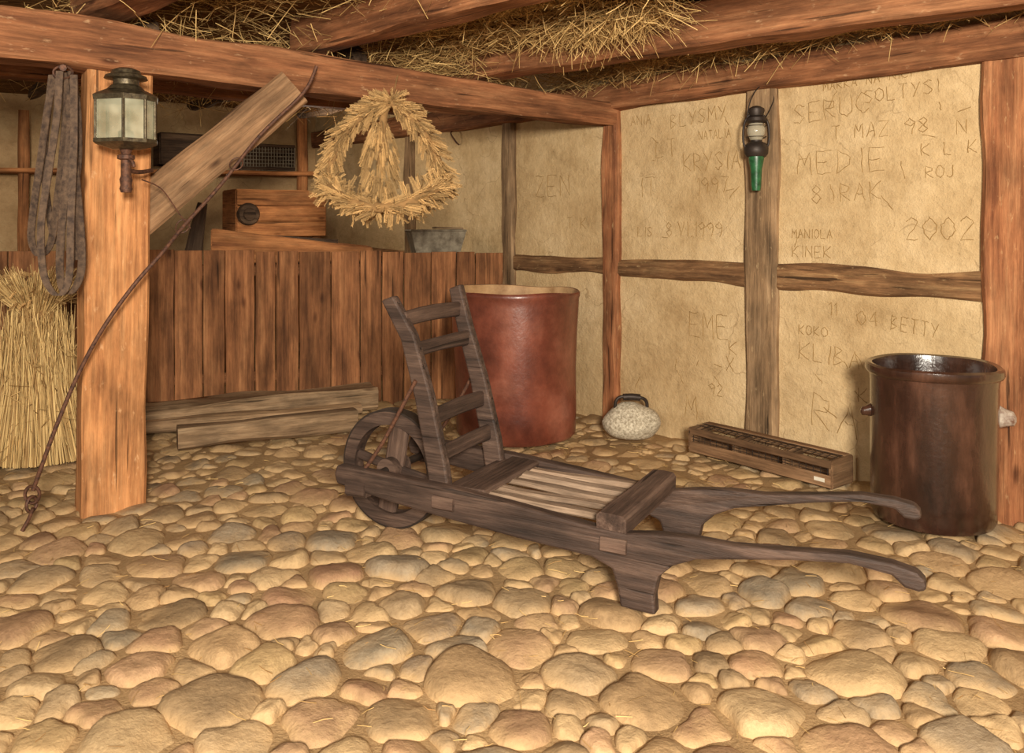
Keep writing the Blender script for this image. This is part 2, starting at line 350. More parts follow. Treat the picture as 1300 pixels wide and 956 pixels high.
# ---------------------------------------------------------------- floor
def sandz(x,y): return -.034+.012*mnoise.noise(Vector((x*1.3,y*1.3,0)))+.007*mnoise.noise(Vector((x*5,y*5,2)))
vs=[];fs=[];nx,ny=200,200
for i in range(nx+1):
    for j in range(ny+1):
        x=-6+i*10/nx; y=.4+j*10/ny; vs.append((x,y,sandz(x,y)))
for i in range(nx):
    for j in range(ny):
        a=i*(ny+1)+j; fs.append((a,a+ny+1,a+ny+2,a+1))
floor=mesh('floor',vs,fs,M['sand'],None,smooth=180)
def okp(x,y,m=.04):
    p=Vector((x,y,0)); 
    if (p-A).dot(N_)<m: return False
    nf=Vector((fD.y,-fD.x,0)); 
    if nf.y>0: nf=-nf
    return (p-fA).dot(nf)>m
P=np.zeros((6000,2)); RR=np.zeros(6000); cnt=0
for (r0,r1,tries) in ((.10,.135,300),(.072,.10,2200),(.050,.070,9000),(.034,.048,14000)):
    for _ in range(tries):
        x=random.uniform(-3.4,2.7); y=random.uniform(1.25,6.3)
        if not okp(x,y): continue
        if abs(x)>y*.62+.3: continue
        r=random.uniform(r0,r1)
        if cnt:
            d2=(P[:cnt,0]-x)**2+(P[:cnt,1]-y)**2
            if (d2<(RR[:cnt]+r)**2*.70).any(): continue
        P[cnt]=(x,y);RR[cnt]=r;cnt+=1
P=P[:cnt];RR=RR[:cnt]; print('stones',cnt)
NS=28; th=np.arange(NS)*2*math.pi/NS; dirs=np.stack([np.cos(th),np.sin(th)],1)
rings=[(0,1),(.22,.998),(.44,.965),(.64,.89),(.80,.74),(.92,.50),(1.0,.14),(1.04,-.5)]
V=[];Fc=[];C=[]
pal=[(190,162,122),(180,148,110),(200,172,132),(170,132,102),(158,118,94),(158,144,124),(142,132,116),(184,156,112),(174,150,118),(154,130,100),(188,150,118),(128,114,100),(154,142,122)]
pw=np.array([4,4,3,2,1.2,1.8,1.2,3,3,2,2,.7,1.5]);pw/=pw.sum()
for i in range(cnt):
    d=P-P[i]; dd=np.sqrt((d**2).sum(1)); nb_=(dd<.45)&(dd>1e-6); dn=d[nb_]; l=dd[nb_]
    pl=(l**2+RR[i]**2-RR[nb_]**2)/(2*l); cs=(dirs@ (dn/l[:,None]).T)
    rr=np.where(cs>.05,pl[None,:]/np.maximum(cs,.05),9).min(1); rr=np.minimum(rr,RR[i]*1.6)
    rr=(np.roll(rr,1)+3*rr+np.roll(rr,-1))/5
    ph=random.random()*6.28; ph2=random.random()*6.28
    rr=rr*(1+.06*np.sin(2*th+ph)+.045*np.sin(3*th+ph2)+.03*np.sin(5*th+ph*3))*random.uniform(.88,1.02)-.001
    flat=mnoise.noise(Vector((P[i,0]*.8,P[i,1]*.8,4)))
    bury=.009*min(1,max(0,(P[i,1]-3.2)/1.2))+.009*max(0,flat)
    hh=random.uniform(.024,.037)*(.65+.4*RR[i]/.085); zb=sandz(P[i,0],P[i,1])+random.uniform(-.012,.001)-bury
    col=np.array(lin(pal[rng.choice(len(pal),p=pw)]))*np.array([*([random.uniform(.66,1.1)]*3),1])
    base=len(V); tx,ty=random.uniform(-.2,.2),random.uniform(-.2,.2)
    V.append((P[i,0],P[i,1],zb+hh)); C.append(col)
    for (ro,zz) in rings[1:]:
        for k in range(NS):
            x=rr[k]*ro*dirs[k,0]; y=rr[k]*ro*dirs[k,1]
            z=zb+hh*zz+(x*tx+y*ty)*max(zz,0)+(.024*mnoise.noise(Vector((x*10+i,y*10,i*.37)))+.006*mnoise.noise(Vector((x*45+i,y*45,i*.7))))*max(zz,0)**.5*(ro if ro<.7 else .7)
            V.append((P[i,0]+x,P[i,1]+y,z)); C.append(col)
    for k in range(NS): Fc.append((base,base+1+k,base+1+(k+1)%NS))
    for q in range(len(rings)-2):
        for k in range(NS):
            a=base+1+q*NS+k;b=base+1+q*NS+(k+1)%NS; Fc.append((a,a+NS,b+NS,b))
mesh('cobblestones',V,Fc,M['cobble'],floor,smooth=180,cols=C)
n=2200; S=[];D=[]
while len(S)<n:
    x=random.uniform(-3,2.8);y=random.uniform(1.5,6.2)
    if okp(x,y,.03): S.append((x,y,.0+random.uniform(-.03,.006)));D.append((random.gauss(0,1),random.gauss(0,1),.02))
strands('straw_litter',S,D,rng.uniform(.02,.06,n),.0011,strawcols(n),M['straw'],floor)

# ---------------------------------------------------------------- ceiling
t=NT('thatch_ceiling'); v=t.coord((1,1,1),False); v2=t.coord((4,60,60),False); n1=t.noise(v,4,5); n2=t.noise(v2,1,4)
c=t.ramp(n2,[(.3,lin((70,46,28))),(.7,lin((164,120,72)))]); f=t.ramp(n1,[(.3,(.5,.5,.5,1)),(.7,W1)]); c=t.mix(.7,c,f,'MULTIPLY'); t.bump(n2,.8,.03); M['thatch']=t.fin(c,.95,0,.1)
vs=[];fs=[];nx,ny=60,70
for i in range(nx+1):
    for j in range(ny+1):
        x=-7+i*11/nx;y=1.0+j*9/ny; vs.append((x,y,2.36+.05*mnoise.noise(Vector((x*2,y*2,5)))))
for i in range(nx):
    for j in range(ny):
        a=i*(ny+1)+j; fs.append((a,a+1,a+ny+2,a+ny+1))
ceil=mesh('ceiling',vs,fs,M['thatch'],None,smooth=180); md=ceil.modifiers.new('s','SOLIDIFY'); md.thickness=.1; md.offset=-1
PB=Vector((-1.83,3.80,0)); bd=(Vector((.638,5.41,0))-Vector((-1.796,3.73,0))).normalized(); nbm=Vector((bd.y,-bd.x,0))
def B1(s,z,off=0): return Vector((-1.796,3.73,z))+bd*s+nbm*off
beam('ceiling_beam',B1(-2.4,2.10),B1(2.96,1.955),.2,.27,M['beam'],w1=.16,h1=.145,jit=.012,seg=60)
def joist(p,q,z,w,h,ext0,ext1,nm='ceiling_beam'):
    p=Vector(p);q=Vector(q);d=(q-p).normalized(); a=p-d*ext0;b=q+d*ext1
    return beam(nm,(a.x,a.y,z+h/2),(b.x,b.y,z+h/2),w,h,M['beam'],jit=.012,seg=50)
joist((-.183+.08,4.84,0),(1.962+.08,3.2,0),2.10,.16,.23,.25,1.0)
joist((-.973+.07,4.30,0),(-.032+.07,3.41,0),2.16,.17,.2,.3,1.6)
joist((-1.78,3.74,0),(-1.26,3.27,0),2.19,.18,.15,.3,1.6)
for s,o in ((.2,1.0),(1.3,1.6),(2.2,1.2)):
    a=B1(s,2.2,-.2);b=a-R_*2.6; beam('ceiling_pole',a,b,.09,.09,M['dark'],jit=.02,ch=.03)
a=B1(-2.6,2.14,-1.3);b=B1(2.2,2.1,-1.3); beam('ceiling_beam',a,b,.14,.12,M['beam'])
S=[];D=[];L=[]
def clump(n,p,q,spread,zr,down=.4,lr=(.08,.28)):
    p=Vector(p);q=Vector(q)
    for _ in range(n):
        f=random.random(); c=p.lerp(q,f); S.append((c.x+random.gauss(0,spread),c.y+random.gauss(0,spread),random.uniform(*zr)))
        D.append((random.gauss(0,1),random.gauss(0,1),-abs(random.gauss(0,down)))); L.append(random.uniform(*lr))
clump(3600,(-.6,4.45,0),(.6,3.3,0),.14,(2.26,2.37),.18,(.06,.2))
clump(1600,(-.4,4.75,0),(.2,4.3,0),.12,(2.22,2.36),.3,(.06,.2))
clump(1600,(-.60,4.72,0),(-.1,4.98,0),.10,(2.10,2.3),.3,(.06,.18))
clump(2600,(.20,4.28,0),(.66,3.86,0),.08,(2.19,2.36),.7,(.06,.2))
clump(3600,WP(-.3,.14,0),WP(3,.14,0),.08,(2.14,2.34),.35,(.05,.2))
clump(1600,(.35,5.1,0),(1.7,3.9,0),.15,(2.2,2.36),.35,(.06,.2))
clump(1500,B1(-.2,0,-.3),B1(2.7,0,-.5),.25,(2.2,2.36),.5)
clump(900,(-1.5,3.9,0),(-.9,3.5,0),.2,(2.30,2.38),.12)
clump(2000,B1(.1,0,-1.8),B1(2,0,-1.5),.35,(2.12,2.34),.5)
clump(700,(-.7,4.0,0),(0,3.3,0),.15,(2.31,2.38),.1)
strands('ceiling_straw',S,D,L,.0020,strawcols(len(S),(230,192,126),(122,84,44)),M['straw'],ceil)

# ---------------------------------------------------------------- post, brace
beam('timber_post',(PB.x,PB.y,-.05),(PB.x+.03,PB.y,1.965),.265,.2,M['post'],up=nbm,jit=.006,ch=.01,seg=30)
a=B1(.10,1.27,-.05);b=B1(.80,1.91,.075); dd=(b-a).normalized()
beam('diagonal_brace',a,b+dd*.02,.11,.19,M['brace'],jit=.010,up=(0,0,1),seg=18)

# ---------------------------------------------------------------- plank fence
pf=empty('plank_partition'); Lf=3.9; x=0.01; nf=Vector((-fD.y,fD.x,0)); 
if nf.y>0: nf=-nf
while x<Lf:
    w=random.uniform(.13,.23); c=fA+fD*(x+w/2); top_=1.045+.035*min(1,(x/2.46))+random.uniform(-.008,.008)
    if x>2.7: top_=1.08
    o=nf*random.uniform(-.004,.004)
    beam('fence_board',c+o+Vector((0,0,-.05)),c+o+Vector((0,0,top_)),w-.006,.028,M['fence'],pf,up=nf,jit=.004,ch=.004,seg=8)
    x+=w
beam('fence_cap',fA+Vector((0,0,.92))-nf*.05,fA+fD*3.9+Vector((0,0,.95))-nf*.05,.06,.08,M['fence'],pf)
beam('fence_rail',fA+Vector((0,0,.2))-nf*.05,fA+fD*3.9+Vector((0,0,.2))-nf*.05,.06,.08,M['fence'],pf)

# ---------------------------------------------------------------- wheelbarrow
wbw=empty('wheelbarrow',(-.678,3.30,0),math.atan2(-.469,.883))
top=[(0,.305),(.25,.30),(.5,.293),(.8,.272),(1.08,.247),(1.2,.243),(1.3,.260),(1.42,.270),(1.56,.270),(1.75,.290),(1.92,.310),(2.04,.306),(2.11,.294)]
bot=[(2.13,.275),(2.135,.25),(2.115,.240),(2.075,.245),(2.04,.272),(1.92,.282),(1.75,.260),(1.56,.226),(1.44,.204),(1.36,.170),(1.31,.125),(1.295,.06),(1.30,.0),(1.18,.0),(1.17,.06),(1.15,.12),(1.08,.145),(.8,.158),(.5,.178),(.25,.2),(.0,.232),(-.012,.27)]
def sh_(p,k):
    return [(x if x<1.32 else 1.32+(x-1.32)*k,z) for x,z in p]
def rail(name,y0,flare,k):
    t_=.05; o=extrude_profile(name,sh_(top,k)+sh_(bot,k),y0-t_/2,y0+t_/2,M['barrow'],wbw,.009)
    for v in o.data.vertices:
        if v.co.x>1.2: v.co.y+=flare*((v.co.x-1.2)/.9)
    return o
WD=.50
rail('side_rail_near',0,-.03,.93); rail('side_rail_far',WD,.09,.89)
for a,z in ((.5,.235),(1.16,.20)):
    for y in (-.030,WD+.030): beam('tenon',(a-.045,y,z),(a+.045,y,z),.02,.05,M['tenon'],wbw,jit=.004)
beam('rear_crossbar',(1.15,-.02,.262),(1.15,WD+.02,.262),.10,.075,M['tenon'],wbw,jit=.006)
beam('front_crossbar',(.50,-.02,.235),(.50,WD+.02,.235),.09,.07,M['barrow'],wbw,jit=.006)
beam('front_board',(.58,.03,.275),(.58,WD-.03,.275),.13,.022,M['tenon'],wbw,jit=.003)
beam('middle_crossbar',(.85,0,.205),(.85,WD,.205),.05,.04,M['barrow'],wbw,jit=.003)
for k in range(5):
    y=.075+k*.088; beam('bed_slat',(.52,y,.262+random.uniform(-.003,.003)),(1.12,y,.248),.046,.022,M['slat'],wbw,jit=.006)
def upr(name,y,a1,z1):
    P_=[(.455,.20),(.43,.35),(.37,.6),(.30,.82),(a1,z1)]
    lft=[];rgt=[]
    for i,(a,z) in enumerate(P_):
        w=(.082,.082,.072,.062,.056)[i]/2
        lft.append((a-w,z-.01));rgt.append((a+w,z+.01))
    return extrude_profile(name,rgt[::-1]+lft,y-.02,y+.02,M['barrow'],wbw,.008)
upr('backrest_post_near',.045,.205,.965); upr('backrest_post_far',WD-.045,.255,.985)
def pa(z): 
    zs=[.20,.35,.6,.82,.985]; as_=[.455,.43,.37,.30,.24]; return float(np.interp(z,zs,as_))
for z in (.885,.765,.515,.375):
    beam('backrest_rung',(pa(z),.04,z),(pa(z),WD-.04,z+.005),.024,.062,M['barrow'],wbw,jit=.005,bow=.006)
wh=empty('wheel',(.085,.24,.24),0,wbw); wh.rotation_euler=(math.pi/2,0,0)
def ring(name,ri,ro,t2,mat,n=56,parent=wh):
    vs=[];fs=[]
    for i in range(n):
        c,s=math.cos(2*math.pi*i/n),math.sin(2*math.pi*i/n)
        for r,z in ((ri,-t2),(ro,-t2),(ro,t2),(ri,t2)): vs.append((r*c,r*s,z))
    for i in range(n):
        j=(i+1)%n
        for k in range(4): fs.append((i*4+k,j*4+k,j*4+(k+1)%4,i*4+(k+1)%4))
    return mesh(name,vs,fs,mat,parent,smooth=35)
ring('wheel_felloe',.182,.236,.030,M['barrow']); ring('iron_tyre',.236,.244,.028,M['irondark'])
ring('hub',.012,.048,.055,M['barrow'],24); ring('axle',.0,.016,.235,M['irondark'],16)
for k in range(2):
    aa=math.radians(80+90*k); c,s=math.cos(aa),math.sin(aa)
    beam('spoke',(-.19*c,-.19*s,0),(.19*c,.19*s,0),.04 if k else .09,.03,M['tenon'] if not k else M['barrow'],wh,up=(0,0,1),jit=.003)
for y in (.01,WD-.01):
    tube('iron_brace',[(.10,y,.28),(.20,y+.01,.42),(.345,y+.01,.66)],.008,M['iron'],wbw)
for y in (0,WD): beam('axle_bearing',(.05,y,.225),(.14,y,.225),.065,.06,M['barrow'],wbw)

# ---------------------------------------------------------------- big red clay barrel
prof=[(0,.03),(.30,.03),(.335,0),(.352,.02),(.362,.15),(.366,.4),(.37,.62),(.374,.78),(.376,.82),(.381,.835),(.381,.85),(.374,.860),(.359,.858),(.352,.84),(.346,.5),(.335,.06),(0,.05)]
lathe('clay_barrel',prof,[M['redglaze'],M['inside']],None,(.02,5.02,0),90,.05,mats=lambda j:j>=12,rimw=.3)
# ---------------------------------------------------------------- brown crock
cr=empty('stoneware_crock',(1.80,3.575,0))
prof=[(0,.02),(.215,.02),(.230,0),(.240,.02),(.244,.1),(.247,.35),(.249,.58),(.252,.61),(.264,.617),(.27,.63),(.268,.65),(.258,.658),(.240,.653),(.234,.62),(.230,.3),(.215,.05),(0,.04)]
lathe('crock_body',prof,M['brownglaze'],cr,(0,0,0),72,.02)
for az,mt,ks_ in ((-14,'lug',1.05),(164,'brownglaze',.62)):
    a_=math.radians(az); u=Vector((math.cos(a_),math.sin(a_),0)); c0=u*.238+Vector((0,0,.445)); v3=Vector((-u.y,u.x,0))
    VV=[];FF=[];n_=16;st=[(0,.05,.03),(.02,.045,.028),(.04,.036,.024),(.056,.032,.022),(.068,.03,.02),(.076,.018,.014),(.079,0,0)]
    for (e,rz,rv) in st:
        for k in range(n_):
            t_=2*math.pi*k/n_; VV.append(c0+u*e*ks_+Vector((0,0,rz*ks_*math.sin(t_)-e*.15))+v3*rv*ks_*1.3*math.cos(t_))
    for i in range(len(st)-1):
        for k in range(n_): FF.append((i*n_+k,i*n_+(k+1)%n_,(i+1)*n_+(k+1)%n_,(i+1)*n_+k))
    mesh('lug_handle',VV,FF,M[mt],cr,smooth=60)

# ---------------------------------------------------------------- stone weight with iron handle
sw=empty('stone_weight',(.705,4.93,0))
import bmesh
bm=bmesh.new(); bmesh.ops.create_icosphere(bm,subdivisions=4,radius=1)
for v in bm.verts:
    k=1+.10*mnoise.noise(v.co*1.3+Vector((4,4,4))); x,y,z=v.co*k
    z=max(z,-.75); v.co=(x*.172*(1-.18*max(z,0)),y*.135*(1-.2*max(z,0)),(z+.75)*.115)
me=bpy.data.meshes.new('granite_block'); bm.to_mesh(me); bm.free(); me.polygons.foreach_set('use_smooth',[True]*len(me.polygons)); me.materials.append(M['granite']); link(bpy.data.objects.new('granite_block',me),sw)
tube('iron_handle',[(-.09,0,.13),(-.095,-.01,.20),(-.06,-.01,.235),(.05,-.01,.23),(.09,0,.20),(.09,0,.13)],.010,M['irondark'],sw)
tube('handle_roll',[(-.05,-.01,.233),(0,-.01,.235),(.05,-.01,.23)],.02,M['irondark'],sw)

# ---------------------------------------------------------------- long wire mesh crate
p0=Vector((.985,4.60,0)); cang=math.atan2(-.645,.515)
cb=empty('wire_mesh_crate',p0,cang); LL=.84;WW=.17;HH=.135
for y,nm in ((0,'front'),(WW,'rear')):
    beam('side_%s_lower'%nm,(0,y,.03),(LL,y,.03),.016,.06,M['crate'],cb,jit=.002)
    beam('side_%s_upper'%nm,(0,y,.112),(LL,y,.112),.016,.036,M['crate'],cb,jit=.002)
for x,nm in ((0,'left'),(LL,'right')):
    beam('end_board_%s'%nm,(x,-.005,HH/2),(x,WW+.005,HH/2),.022,HH,M['crate'],cb,jit=.002)
for x in (.28,.58): beam('divider',(x,.005,HH/2),(x,WW-.005,HH/2),.014,HH-.02,M['crate'],cb,jit=.001)
beam('bottom_board',(0,WW/2,.01),(LL,WW/2,.01),WW-.02,.012,M['crate'],cb,jit=.001)
beam('top_strip',(0,WW-.03,.136),(LL,WW-.03,.136),.05,.012,M['crate'],cb,jit=.002)
beam('number_tag',(LL-.085,-.010,.035),(LL-.03,-.010,.035),.002,.018,M['tag'],cb,jit=0,ch=.0005)
for k in range(22):
    x=.02+k*(LL-.04)/21; tube('wire',[(x,0,.05),(x,0,.125),(x+.01,WW*.5,.14),(x,WW,.13)],.0016,M['irondark'],cb,5,sm=False)
for z in (.07,.085): tube('wire_long',[(0,-.002,z),(LL,-.002,z)],.0016,M['irondark'],cb,5,sm=False)
for y in (.05,.1): tube('wire_long',[(0,y,.14),(LL,y,.14)],.0016,M['irondark'],cb,5,sm=False)

# ---------------------------------------------------------------- logs by partition
beam('timber_beam',(-2.3,5.12,.075),(-.95,5.72,.085),.26,.13,M['old'],jit=.015,ch=.02)
beam('timber_beam',(-1.86,4.64,.065),(-.95,5.06,.07),.15,.12,M['old'],jit=.012,ch=.02)
beam('timber_slab',(-2.28,4.92,.045),(-1.0,5.50,.045),.10,.06,M['old'],jit=.012)

# ---------------------------------------------------------------- carriage lantern on the post
AN=[.3,1.05,2.09,2.84,3.44,4.19,5.23,5.98]
def prism(name,prof,nside,mat,parent,rot=0,sx=1,sy=1,boxy=0):
    vs=[];fs=[];m=len(prof)
    for i in range(nside):
        t_=2*math.pi*(i+.5)/nside+rot
        if boxy: 
            a=AN[i%8]; k=1/max(abs(math.cos(a)),abs(math.sin(a))); 
            k=min(k,1.22)*.88; cx,cy=math.cos(a)*k,math.sin(a)*k
        else: cx,cy=math.cos(t_),math.sin(t_)
        for r,z in prof: vs.append((r*cx*sx,r*cy*sy,z))
    for i in range(nside):
        for j in range(m-1):
            a=i*m+j;b=((i+1)%nside)*m+j; fs.append((a,b,b+1,a+1))
    return mesh(name,vs,fs,mat,parent)
cl=empty('carriage_lantern',at(160,152,3.50),math.radians(-14))
prism('base_frame',[(0,-.125),(.06,-.125),(.12,-.108),(.142,-.10),(.142,-.085),(.10,-.085),(0,-.085)],8,M['brass'],cl,0,1,.85,1)
prism('top_frame',[(.10,.075),(.142,.075),(.145,.095),(.125,.105),(.08,.125),(0,.13)],8,M['brass'],cl,0,1,.85,1)
prism('glass_panes',[(.130,-.086),(.130,.078)],8,M['glass'],cl,0,1,.85,1)
for i in range(8):
    a=AN[i]; k=min(1/max(abs(math.cos(a)),abs(math.sin(a))),1.22)*.88
    x,y=.133*k*math.cos(a),.133*k*math.sin(a)*.85
    tube('corner_strut',[(x,y,-.09),(x,y,.08)],.006,M['brass'],cl,6,sm=False)
lathe('chimney',[(.078,.12),(.06,.14),(.05,.145),(.05,.165),(.085,.17),(.08,.182),(.06,.19),(.055,.205),(.03,.215),(0,.218)],M['brass'],cl,n=32)
lathe('burner',[(0,-.085),(.03,-.085),(.03,-.05),(.012,-.04),(.012,-.01),(0,-.01)],M['brass'],cl,n=20)
lathe('socket_stem',[(0,-.305),(.02,-.305),(.026,-.29),(.022,-.275),(.026,-.25),(.02,-.235),(.02,-.17),(.034,-.165),(.034,-.15),(.018,-.145),(.025,-.125),(0,-.12)],M['iron'],cl,n=24)
tube('wall_bracket',[(0,.0,-.21),(.0,.08,-.215),(-.02,.19,-.2)],.009,M['iron'],cl)
tube('thumb_screw',[(.0,0,-.155),(.045,-.02,-.175),(.055,-.02,-.20)],.007,M['iron'],cl)

# ---------------------------------------------------------------- kerosene lantern on wall post
s_,z_=whit(976,185); kp=WP(s_,.12,0); ks=F/kp.y
def kz(py): return HC-(py-HY)/ks
kl=empty('kerosene_lantern',(kp.x,kp.y,0))
lathe('lower_handle',[(0,kz(242)),(.022,kz(242)),(.026,kz(236)),(.030,kz(215)),(.040,kz(203)),(.040,kz(199)),(.0,kz(198))],M['green'],kl,n=28)
lathe('fuel_tank',[(0,kz(199)),(.05,kz(199)),(.062,kz(195)),(.064,kz(188)),(.05,kz(182)),(.03,kz(180)),(.028,kz(175))],M['irondark'],kl,n=32)
t=NT('lamp_glass'); t.fin(lin((190,180,156)),.08,0,.8); t.b.inputs['Alpha'].default_value=.6; M['lg']=t.m
lathe('glass_globe',[(.03,kz(178)),(.046,kz(170)),(.048,kz(164)),(.035,kz(156))],M['lg'],kl,n=32)
lathe('chimney_cap',[(.036,kz(157)),(.056,kz(154)),(.054,kz(150)),(.036,kz(147)),(.044,kz(141)),(.042,kz(138)),(.02,kz(135)),(0,kz(134))],M['irondark'],kl,n=32)
for sg in (1,-1):
    tube('side_tube',[(.05*sg,0,kz(190)),(.068*sg,0,kz(180)),(.066*sg,0,kz(160)),(.05*sg,0,kz(150)),(.036*sg,0,kz(146))],.006,M['irondark'],kl)
for z in (174,160): tube('guard_wire',[(.052*math.cos(a),.052*math.sin(a),kz(z)) for a in np.linspace(0,2*math.pi,12,endpoint=False)],.002,M['irondark'],kl,6,closed=True)
tube('bail_wire',[(-.05,0,kz(150)),(-.03,0,kz(128)),(.02,.02,kz(110)),(.08,.03,kz(107)),(.10,.02,kz(125)),(.05,0,kz(150))],.003,M['irondark'],kl,6)
tube('hanging_nail',[(.06,.14,kz(108)),(.05,.0,kz(108))],.006,M['irondark'],kl,6)

# ---------------------------------------------------------------- harvest wreath
C0=at(489,211,4.33); WS=.84
def ears(items,name,parent,mat,colr=(212,170,112)):
    V=[];Fx=[];Cc=[]
    for (p,d,L) in items:
        d=Vector(d).normalized(); s=d.orthogonal().normalized(); s=Matrix.Rotation(random.random()*6.28,3,d)@s; b=d.cross(s)
        col=np.array(lin(colr))*random.uniform(.4,1.1); col[3]=1
        nsp=11
        for k in range(nsp):
            f=.1+.9*k/nsp
            for sg in (-1,1):
                o=p+d*(L*f); dirv=(d*.7+s*sg*.6+b*random.uniform(-.3,.3)).normalized(); l=L*.22*(1.15-.5*f); w=L*.032
                q=dirv.orthogonal().normalized()*w; r=dirv.cross(q.normalized())*w; base=len(V)
                V+= [o,o+dirv*l*.4+q,o+dirv*l*.4+r,o+dirv*l*.4-q,o+dirv*l*.4-r,o+dirv*l]
                for e in range(4):
                    Fx+=[(base,base+1+e,base+1+(e+1)%4),(base+5,base+1+(e+1)%4,base+1+e)]
                Cc+=[col]*6
    return mesh(name,V,Fx,mat,parent,cols=Cc)
wre=empty('straw_wreath'); items=[]
def ringp(t_): return Vector((.345*math.cos(t_),.20*math.sin(t_),-.12-.14*math.sin(t_)**2))*WS
ctrl=[(-.345,-.14),(-.350,.0),(-.29,.17),(-.18,.29),(-.04,.385),(.05,.40),(.15,.32),(.25,.18),(.33,.03),(.355,-.15)]
def arch(f):
    f=min(max(f,0),.9999)*(len(ctrl)-1); i=int(f); u=f-i; a,b=ctrl[i],ctrl[i+1]; return Vector((a[0]*(1-u)+b[0]*u,.02,a[1]*(1-u)+b[1]*u))*WS
for k in range(720):
    t_=random.random()*6.283; p=ringp(t_); tg=(ringp(t_+.05)-p).normalized(); out=Vector((math.cos(t_),math.sin(t_),0)); 
    a=random.random()*6.28; e=(out*math.cos(a)+Vector((0,0,1))*math.sin(a))
    sg=1 if math.cos(t_)>0 else -1
    tg=tg if tg.x*sg>0 else -tg
    items.append((C0+p+e*.02, tg*random.choice((1,.8,-.2))+e*.6+Vector((sg*.15,0,-.2)),random.uniform(.06,.105)))
for k in range(760):
    f=random.random(); p=arch(f); tg=(arch(f+.02)-arch(f-.02)).normalized(); a=random.random()*6.28; s=Vector((0,1,0)); o=tg.cross(s)
    e=s*math.cos(a)+o*math.sin(a); dn=tg if tg.z<0 else -tg
    if f>.9 or f<.06: dn=dn*.4
    items.append((C0+p+e*.02, dn*.75+e*.6,random.uniform(.055,.10)))
for k in range(200):
    u=random.random()**.8; z=.26-.40*u; r=(.02+.05*math.sin(min(1,u*1.3)*math.pi*.8)); a=random.random()*6.28
    items.append((C0+Vector((-.03+r*math.cos(a),.03+r*math.sin(a),z)),(math.cos(a)*.4,math.sin(a)*.4,-1),random.uniform(.07,.11)))
for k in range(50):
    a=random.random()*6.28; items.append((C0+Vector((.03,.02,.33)),(math.cos(a)*.6,math.sin(a)*.6,random.uniform(-.3,1)),random.uniform(.05,.09)))
ears(items,'wheat_ears',wre,M['straw'])
twine=simple('twine',(160,122,76),.9)
tube('ring_core',[C0+ringp(t_) for t_ in np.linspace(0,6.283,24,endpoint=False)],.026,twine,wre,8,closed=True)
tube('arch_core',[C0+arch(f) for f in np.linspace(0,1,14)],.024,twine,wre,8)
tube('bouquet_stem',[C0+Vector((.03,.02,.33)),C0+Vector((-.01,.03,.28)),C0+Vector((-.03,.03,-.02))],.022,twine,wre,8)
tube('hanging_cord',[C0+Vector((.03,.02,.33)),C0+Vector((.05,.12,.5))],.004,twine,wre,6,sm=False)

# ---------------------------------------------------------------- straw sheaf
ss=empty('straw_sheaf',(-2.56,4.50,0)); S=[];D=[];L=[]
for k in range(4200):
    a=random.random()*6.283; rb=.28*math.sqrt(random.random()); rt=.17*math.sqrt(random.random()); j=random.uniform(-.35,.35)
    base=Vector((rb*math.cos(a),rb*math.sin(a)*.8,0)); neck=Vector((rb*.28*math.cos(a+j),rb*.28*math.sin(a+j),.78))
    S.append(tuple(base)); D.append(tuple(neck-base)); L.append((neck-base).length*random.uniform(.75,1.02))
for k in range(1700):
    a=random.random()*6.283; rb=.07*math.sqrt(random.random()); o=random.uniform(.05,.24)
    S.append((rb*math.cos(a),rb*math.sin(a),.76)); D.append((o*math.cos(a),o*math.sin(a),.22)); L.append(random.uniform(.12,.28))
for k in range(200):
    a=random.random()*6.283; S.append((.2*math.cos(a),.17*math.sin(a),random.uniform(.05,.6))); D.append((math.cos(a+random.gauss(0,1)),math.sin(a),random.gauss(0,.8))); L.append(random.uniform(.05,.15))
strands('sheaf_stalks',S,D,L,.0026,strawcols(len(S),(236,202,138),(140,102,58),.8),M['straw'],ss,.06)
lathe('sheaf_core',[(0,.0),(.23,.0),(.19,.2),(.12,.5),(.055,.76),(.08,.86),(0,.9)],simple('straw_core',(160,118,68),.9,col2=(100,70,38),ns=60),ss,n=24,squash=.8)
for dz in (0,.012,.024): tube('binding_twine',[(.075*math.cos(a),.075*math.sin(a),.765+dz+.006*math.sin(a)) for a in np.linspace(0,6.283,16,endpoint=False)],.008,twine,ss,6,closed=True)
items=[]
for k in range(90):
    a=random.random()*6.283; r=random.uniform(.05,.19); items.append((Vector((r*math.cos(a),r*math.sin(a),random.uniform(.84,.98))),(math.cos(a)*.8,math.sin(a)*.8,random.uniform(-.7,.6)),random.uniform(.06,.10)))
ears(items,'sheaf_ears',ss,M['straw'])

# ---------------------------------------------------------------- leather harness straps
lh=empty('leather_harness'); 
def strap(pp,w,d0,dy=0): 
    ribbon('leather_strap',[at(x,y,d0+dd_) for x,y,dd_ in pp],w,.006,(.95,-.1+dy,.0),M['leather'],lh)
strap([(72,92,0),(62,130,0),(52,200,0),(42,270,0),(40,305,0),(50,325,0),(64,310,0),(72,260,0),(80,190,0),(84,130,0),(78,95,.01)],.032,3.55)
strap([(80,92,0),(88,140,0),(96,220,0),(103,300,0),(103,345,0),(92,370,0),(80,368,0),(76,330,0),(82,250,0),(90,160,0),(90,95,.01)],.034,3.50)
strap([(76,90,0),(72,150,0),(60,230,0),(52,290,0),(55,345,0),(66,370,0),(78,374,0),(88,350,0),(90,280,0),(94,180,0),(94,95,.01)],.03,3.46,.1)
strap([(88,90,0),(98,130,0),(100,200,0),(94,260,0),(96,330,0)],.028,3.53)
strap([(66,95,0),(60,150,0),(56,210,0),(62,270,0),(70,310,0)],.03,3.58)
